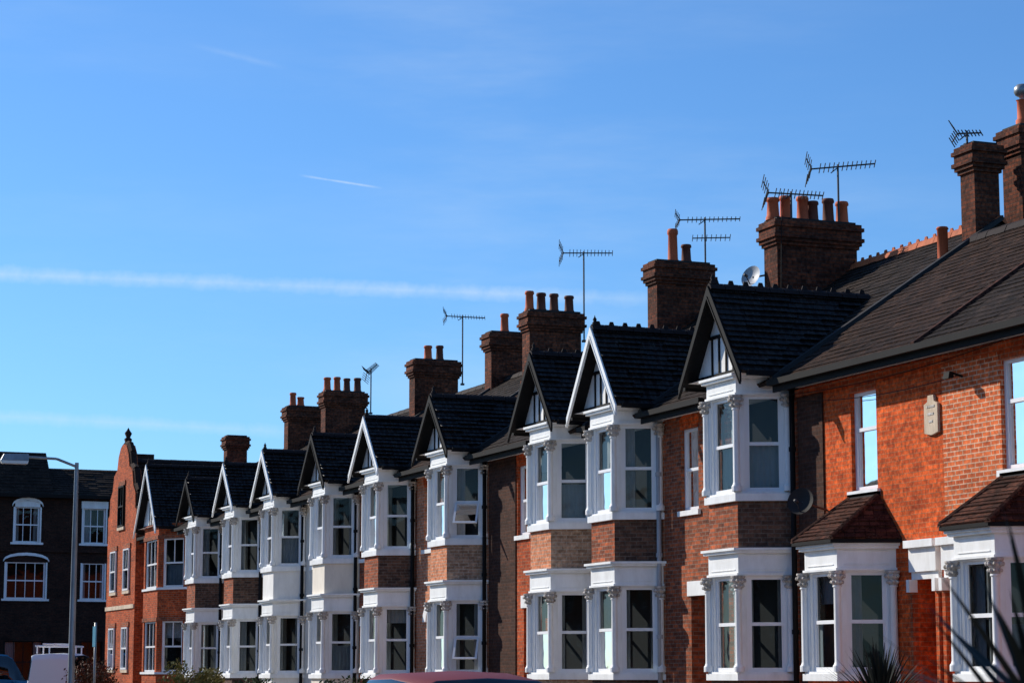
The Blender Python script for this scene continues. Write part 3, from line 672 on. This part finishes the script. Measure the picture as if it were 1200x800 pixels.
# ------------------------------------------------------------------ street
def sheet(name,x0,x1,y0,y1,z,m):
    b=MB(); b.poly([(x0,y0,z),(x1,y0,z),(x1,y1,z),(x0,y1,z)],m); return b.build(name)
sheet('ground',-900,900,-300,1500,-1.5,'ground')
sheet('road',3.5,9.3,-60,97.5,-1.496,'asphalt')
sheet('road',-80,110,97.5,107,-1.496,'asphalt')
ln=MB()
for k in range(24): ln.poly([(6.35,-50+k*6,-1.492),(6.45,-50+k*6,-1.492),(6.45,-47+k*6,-1.492),(6.35,-47+k*6,-1.492)],'line')
ln.build('road_markings')
def pave(x0,x1,kx):
    b=MB(); b.box(x0,x1,-60,97,-1.5,-1.38,'paving'); b.box(kx-.07,kx+.07,-60,97,-1.5,-1.375,'kerb'); b.build('pavement')
pave(9.42,13.2,9.35); pave(1.0,3.38,3.45)
b=MB(); b.box(-80,110,107,110.5,-1.5,-1.38,'paving'); b.build('pavement')
b=MB(); b.box(13.2,19.6,15,97,-1.5,-1.36,'paving'); b.build('front_garden')
gw=MB(); edges=[21.75,26.45,31.15,35.85,41.4,44.2,51.1,56.3,61.1,66.3,70.95,75.95,80.7,86.8,92]
for a,c in zip(edges[:-1],edges[1:]):
    gw.box(13.3,13.52,a+.1,c-1.3,-1.38,-.72,'orange2'); gw.box(13.26,13.56,a+.06,c-1.26,-.72,-.64,'stone')
    gw.box(13.24,13.58,c-1.25,c-.95,-1.38,-.45,'orange2')
    gw.box(13.6,18.6,c-.08,c+.08,-1.36,-.6,'brown')
gw.build('garden_wall')
lp=MB(); lx,ly=10.95,57.0
lp.lathe((lx,ly),[(.14,-1.38),(.13,-.3),(.085,-.25),(.07,3),(.05,5.2)],'galv',12)
lp.bar((lx,ly,5.1),(lx-.5,ly,5.28),.035,'galv',8); lp.bar((lx-.5,ly,5.28),(lx-1.25,ly,5.3),.035,'galv',8)
c=(lx-1.5,ly,5.28)
A=[(c[0]-.38,ly-.1,5.2),(c[0]+.3,ly-.12,5.2),(c[0]+.3,ly+.12,5.2),(c[0]-.38,ly+.1,5.2)]; B=[(c[0]-.3,ly-.06,5.36),(c[0]+.3,ly-.07,5.38),(c[0]+.3,ly+.07,5.38),(c[0]-.3,ly+.06,5.36)]
lp.hexa(A,B,'galv'); C=[(p[0]*.9+c[0]*.1,p[1],5.12) for p in A]; lp.hexa(C,[(p[0],p[1],5.199) for p in A],'lampglass')
lp.build('street_lamp',None,.01)
sg=MB(); sg.bar((12.7,62.8,-1.38),(12.7,62.8,1.4),.035,'galv',10); sg.box(12.66,12.69-.005,62.6,63.0,.75,1.3,'vanblue'); sg.build('parking_sign')
# ------------------------------------------------------------------ vehicles
def vehicle(name,loc,rot,st,paintn,wb,Wd,rack=False,scale=1):
    E=empty(name,(0,0,0)); b=MB()
    rings=[]
    for (y,zs,zb,zt,w_,wr) in st:
        h=[(w_*.9,zs),(w_,zs+.12),(w_*1.0,(zs+zb)/2),(w_*.97,zb),(wr+(w_*.97-wr)*.12,zt-.07 if zt-zb>.2 else zb+(zt-zb)*.6),(wr*.85,zt-.015),(0,zt+.01)]
        rings.append([(x,y,z) for x,z in h]+[(-x,y,z) for x,z in reversed(h[:-1])])
    for r0,r1,s0,s1 in zip(rings[:-1],rings[1:],st[:-1],st[1:]):
        for k in range(12):
            g0=s0[3]-s0[2]>.2; g1=s1[3]-s1[2]>.2
            m=paintn
            if k in (3,8) and (g0 or g1): m='carglass'
            if (g0!=g1) and k in (4,5,6,7): m='carglass'
            if k in(0,11): m='black'
            b.poly([r0[k],r0[k+1],r1[k+1],r1[k]],m,True)
        b.poly([r0[0],r0[12],r1[12],r1[0]],'black')
    b.poly(rings[0],paintn); b.poly(rings[-1],paintn)
    bo=b.build('body',E); 
    bm=bmesh.new(); bm.from_mesh(bo.data); bmesh.ops.remove_doubles(bm,verts=bm.verts,dist=.0005); bmesh.ops.recalc_face_normals(bm,faces=bm.faces); bm.to_mesh(bo.data); bm.free()
    md=bo.modifiers.new('Bevel','BEVEL'); md.width=.02; md.segments=2; md.limit_method='ANGLE'
    p=MB(); y0,y1=st[0][0],st[-1][0]
    for s in (-1,1):
        for yy in wb:
            vs=[];K=20
            for xx,r in ((-.1,.2),(-.1,.31),(-.06,.33),(.06,.33),(.1,.31),(.1,.2),(.08,.05)):
                for k in range(K):
                    a=2*math.pi*k/K; vs.append((s*(Wd-.1+xx),yy+r*math.cos(a),.33-1.5+r*math.sin(a)))
            fs=[(j*K+k,j*K+(k+1)%K,(j+1)*K+(k+1)%K,(j+1)*K+k) for j in range(6) for k in range(K)]
            p.mesh(vs,fs[:4*K],'tyre',True); p.mesh(vs,fs[4*K:],'galv',True)
        p.box(s*Wd*.62-.14,s*Wd*.62+.14,y1-.03,y1+.015,-.85,-.72,'lampglass'); p.box(s*Wd*.8-.08,s*Wd*.8+.08,y0-.02,y0+.03,-.8,-.5,'redlens')
        p.box(s*(Wd+.08)-.08,s*(Wd+.08)+.08,y1-1.35,y1-1.2,-.58,-.44,paintn)
    p.box(-Wd*.9,Wd*.9,y0-.06,y0+.1,-1.2,-.98,'black'); p.box(-Wd*.9,Wd*.9,y1-.1,y1+.06,-1.2,-.98,'black')
    p.box(-.26,.26,y0-.07,y0-.061,-.95,-.84,'frame')
    zt=max(s[3] for s in st)
    if rack:
        for s in (-1,1):
            for yy in (-2.1,-1,.1): p.bar((s*.62,yy,zt-.03),(s*.62,yy,zt+.25),.03,'frame',6)
            p.bar((s*.62,-2.2,zt+.25),(s*.62,.3,zt+.25),.035,'frame',6)
        for yy in (-2.1,-1,.1): p.bar((-.7,yy,zt+.25),(.7,yy,zt+.25),.03,'frame',6)
        for xx in (-.3,.1): p.bar((xx,-2.6,zt+.32),(xx,.9,zt+.35),.03,'frame',6)
        for k in range(12): p.bar((-.3,-2.5+k*.28,zt+.33),(.1,-2.5+k*.28,zt+.33),.018,'frame',5)
    p.build('wheels_and_trim',E)
    E.location=loc; E.rotation_euler=(0,0,rot); E.scale=(scale,)*3
    for o in E.children: o.matrix_parent_inverse=Matrix.Identity(4)
    return E
q=-1.5
car=[(-2.15,q+.35,q+.75,q+.8,.78,.6),(-2.1,q+.3,q+.92,q+.97,.84,.62),(-1.95,q+.25,q+.95,q+1.1,.86,.62),(-1.5,q+.22,q+.95,q+1.46,.88,.62),(-.6,q+.2,q+.93,q+1.53,.89,.66),(.15,q+.2,q+.92,q+1.52,.89,.65),(.45,q+.2,q+.92,q+1.45,.89,.6),(1.15,q+.2,q+.9,q+.97,.88,.62),(1.9,q+.25,q+.8,q+.84,.84,.6),(2.15,q+.35,q+.62,q+.66,.74,.5)]
vehicle('parked_car',(8.1,22.6,0.0),0,car,'maroon',(-1.3,1.35),.88)
van=[(-2.5,q+.4,q+1.1,q+1.9,.86,.72),(-2.4,q+.3,q+1.15,q+2.1,.92,.76),(-.2,q+.28,q+1.15,q+2.15,.93,.78),(1.0,q+.28,q+1.12,q+2.08,.93,.74),(1.25,q+.28,q+1.1,q+1.95,.93,.7),(1.75,q+.28,q+1.08,q+1.14,.92,.68),(2.35,q+.35,q+.9,q+.95,.86,.6),(2.5,q+.4,q+.7,q+.74,.75,.55)]
vehicle('work_van',(18.9,99.9,0),math.radians(-22),van,'vanwhite',(-1.6,1.6),.93,True,1.12)
vehicle('parked_van',(15.8,104.3,0),math.radians(-80),van,'vanblue',(-1.6,1.6),.93,False,1.15)
# ------------------------------------------------------------------ plants
def spiky(name,x,y,zc,nl,ln,wd,base=-1.38,trunk=.06,droop=.55,emin=-.2):
    b=MB(); b.lathe((x,y),[(trunk*1.4,base),(trunk,(base+zc)/2),(trunk*1.1,zc)],'bark',10)
    for k in range(nl):
        a=random.uniform(0,2*math.pi); el=random.uniform(emin,1.45); l=ln*random.uniform(.75,1.1)
        d=Vector((math.cos(a)*math.cos(el),math.sin(a)*math.cos(el),math.sin(el))); sd=Vector((-math.sin(a),math.cos(a),0)); p=Vector((x,y,zc+random.uniform(-.06,.06)))
        n=6; pts=[]
        for j in range(n+1):
            t=j/n; wv=wd*(.55+1.0*t*2 if t<.25 else 1.05*(1-((t-.25)/.75)**1.6))*.5
            pts.append((p-sd*wv,p+sd*wv)); p=p+d*(l/n); d=(d+Vector((0,0,-droop*(1/n)*t))).normalized()
        for j in range(n): b.poly([pts[j][0],pts[j][1],pts[j+1][1],pts[j+1][0]],'spike')
    return b.build(name,recalc=False)
spiky('yucca_plant',16.9,28.6,-.52,190,1.0,.05,emin=.1,droop=.5)
spiky('cordyline_plant',3.04,4.40,-.17,60,.52,.032,emin=-.3,droop=.35)
def bush(name,x,y,r,h,m,n=2600,leaf=.06,base=-1.36):
    b=MB()
    cl=[(Vector((random.uniform(-1,1)*r*.6,random.uniform(-1,1)*r*.6,random.uniform(.35,.8)*h)),random.uniform(.28,.5)*r) for _ in range(14)]
    for c,rr in cl: b.bar((x,y,base),(x+c.x,y+c.y,base+c.z),.015,'bark')
    for k in range(n):
        c,rr=random.choice(cl); v=Vector([random.gauss(0,1) for _ in range(3)]).normalized()*rr*random.uniform(.5,1.15)
        p=Vector((x,y,base))+c+v; 
        if p.z<base+.1: continue
        a=Vector([random.gauss(0,1) for _ in range(3)]).normalized(); t=a.orthogonal().normalized(); s=leaf*random.uniform(.6,1.3)
        b.poly([p-t*s,p+a.cross(t)*s*.45,p+t*s,p-a.cross(t)*s*.45],m)
    return b.build(name,recalc=False)
bush('garden_shrub',16.4,67,.95,1.95,'leafg')
bush('garden_shrub',17.0,84,1.2,1.85,'leafr',3600)
bush('garden_hedge',15.5,49,.9,1.2,'leafd'); bush('garden_hedge',15.8,58,.9,1.2,'leafd')
# ------------------------------------------------------------------ sky and sun
el=math.radians(30); az=math.radians(-34)   # clockwise from +Y
sd=Vector((math.sin(az)*math.cos(el),math.cos(az)*math.cos(el),math.sin(el)))
sl=bpy.data.lights.new('sun','SUN'); sl.energy=5.0; sl.angle=math.radians(.5); sl.color=(1,.93,.82)
so=bpy.data.objects.new('sun',sl); so.rotation_euler=sd.to_track_quat('Z','Y').to_euler(); so.location=(0,0,60); S.collection.objects.link(so)
W=bpy.data.worlds.new('World'); S.world=W; W.use_nodes=True; nt=W.node_tree; bg=nt.nodes['Background']
sky=N(nt,'ShaderNodeTexSky',sky_type='NISHITA'); sky.sun_disc=False; sky.sun_elevation=el; sky.sun_rotation=az%(2*math.pi)
sky.air_density=1.0; sky.dust_density=.3; sky.ozone_density=3; sky.altitude=0
tc=N(nt,'ShaderNodeTexCoord'); D=tc.outputs['Generated']
col=mixrgb(nt,1,sky.outputs[0],(.60,.97,1.36),'MULTIPLY')
def math_(op,a,b=None,clamp=False):
    n=N(nt,'ShaderNodeMath',operation=op); n.use_clamp=clamp
    for i,v in ((0,a),(1,b)):
        if v is None: continue
        if isinstance(v,(int,float)): n.inputs[i].default_value=v
        else: L(nt,v,n.inputs[i])
    return n.outputs[0]
def dot(v):
    n=N(nt,'ShaderNodeVectorMath',operation='DOT_PRODUCT'); L(nt,D,n.inputs[0]); n.inputs[1].default_value=tuple(v); return n.outputs['Value']
def sstep(v,a,b):
    n=N(nt,'ShaderNodeMapRange',interpolation_type='SMOOTHSTEP'); L(nt,v,n.inputs[0]); n.inputs[1].default_value=a; n.inputs[2].default_value=b; return n.outputs[0]
def trail(p,q,width,strength,fade=.02,nz=60):
    p=Vector(p).normalized();q=Vector(q).normalized(); n=p.cross(q).normalized(); along=(q-p).normalized()
    dn=math_('ABSOLUTE',dot(n)); wob=noise(nt,D,nz,3,.7)
    wid=math_('MULTIPLY',math_('ADD',wob,.3),width)
    f=math_('SUBTRACT',1.0,math_('DIVIDE',dn,wid),True)
    f=math_('MULTIPLY',f,math_('MULTIPLY',wob,1.6))
    a0=p.dot(along);a1=q.dot(along); t=dot(along)
    f=math_('MULTIPLY',f,sstep(t,a0-fade,a0+fade)); f=math_('MULTIPLY',f,sstep(t,a1+fade,a1-fade))
    return math_('MULTIPLY',f,strength)
ms=[trail((.12,1.01,.173),(.4116,.8986,.1613),.0048,.36,.05,90),
    trail((.12,1.01,.112),(.275,.955,.1035),.0042,.28,.03,90),
    trail((.2790,.9434,.2137),(.3045,.9332,.2093),.0008,.5,.006,90),
    trail((.2355,.9537,.269),(.2615,.9440,.262),.0022,.12,.01,60)]
mp=N(nt,'ShaderNodeMapping'); mp.inputs['Rotation'].default_value=(0.25,.15,-.37); mp.inputs['Scale'].default_value=(1.6,1.2,8); L(nt,D,mp.inputs['Vector'])
c1=noise(nt,mp.outputs[0],2.2,6,.62); c2=noise(nt,D,3.2,2,.5)
ci=math_('MULTIPLY',sstep(c1,.42,.8),sstep(c2,.35,.7)); ms.append(math_('MULTIPLY',ci,.24))
tot=ms[0]
for m_ in ms[1:]: tot=math_('ADD',tot,m_,True)
cloud=N(nt,'ShaderNodeMixRGB',blend_type='MIX'); L(nt,tot,cloud.inputs[0]); L(nt,col,cloud.inputs[1]); cloud.inputs[2].default_value=(6.6,7.8,8.8,1)
L(nt,cloud.outputs[0],bg.inputs['Color']); bg.inputs['Strength'].default_value=.11
# ------------------------------------------------------------------ camera
cd=bpy.data.cameras.new('camera'); cam=bpy.data.objects.new('camera',cd); S.collection.objects.link(cam); S.camera=cam
cd.sensor_width=36; cd.lens=81; cd.clip_end=3000; cam.location=(0,0,ZC)
cam.rotation_euler=(math.radians(90+8.22),0,math.radians(-21.6))
cd.dof.use_dof=True; cd.dof.focus_distance=46; cd.dof.aperture_fstop=8
S.view_settings.view_transform='Standard'; S.view_settings.look='None'; S.view_settings.exposure=0
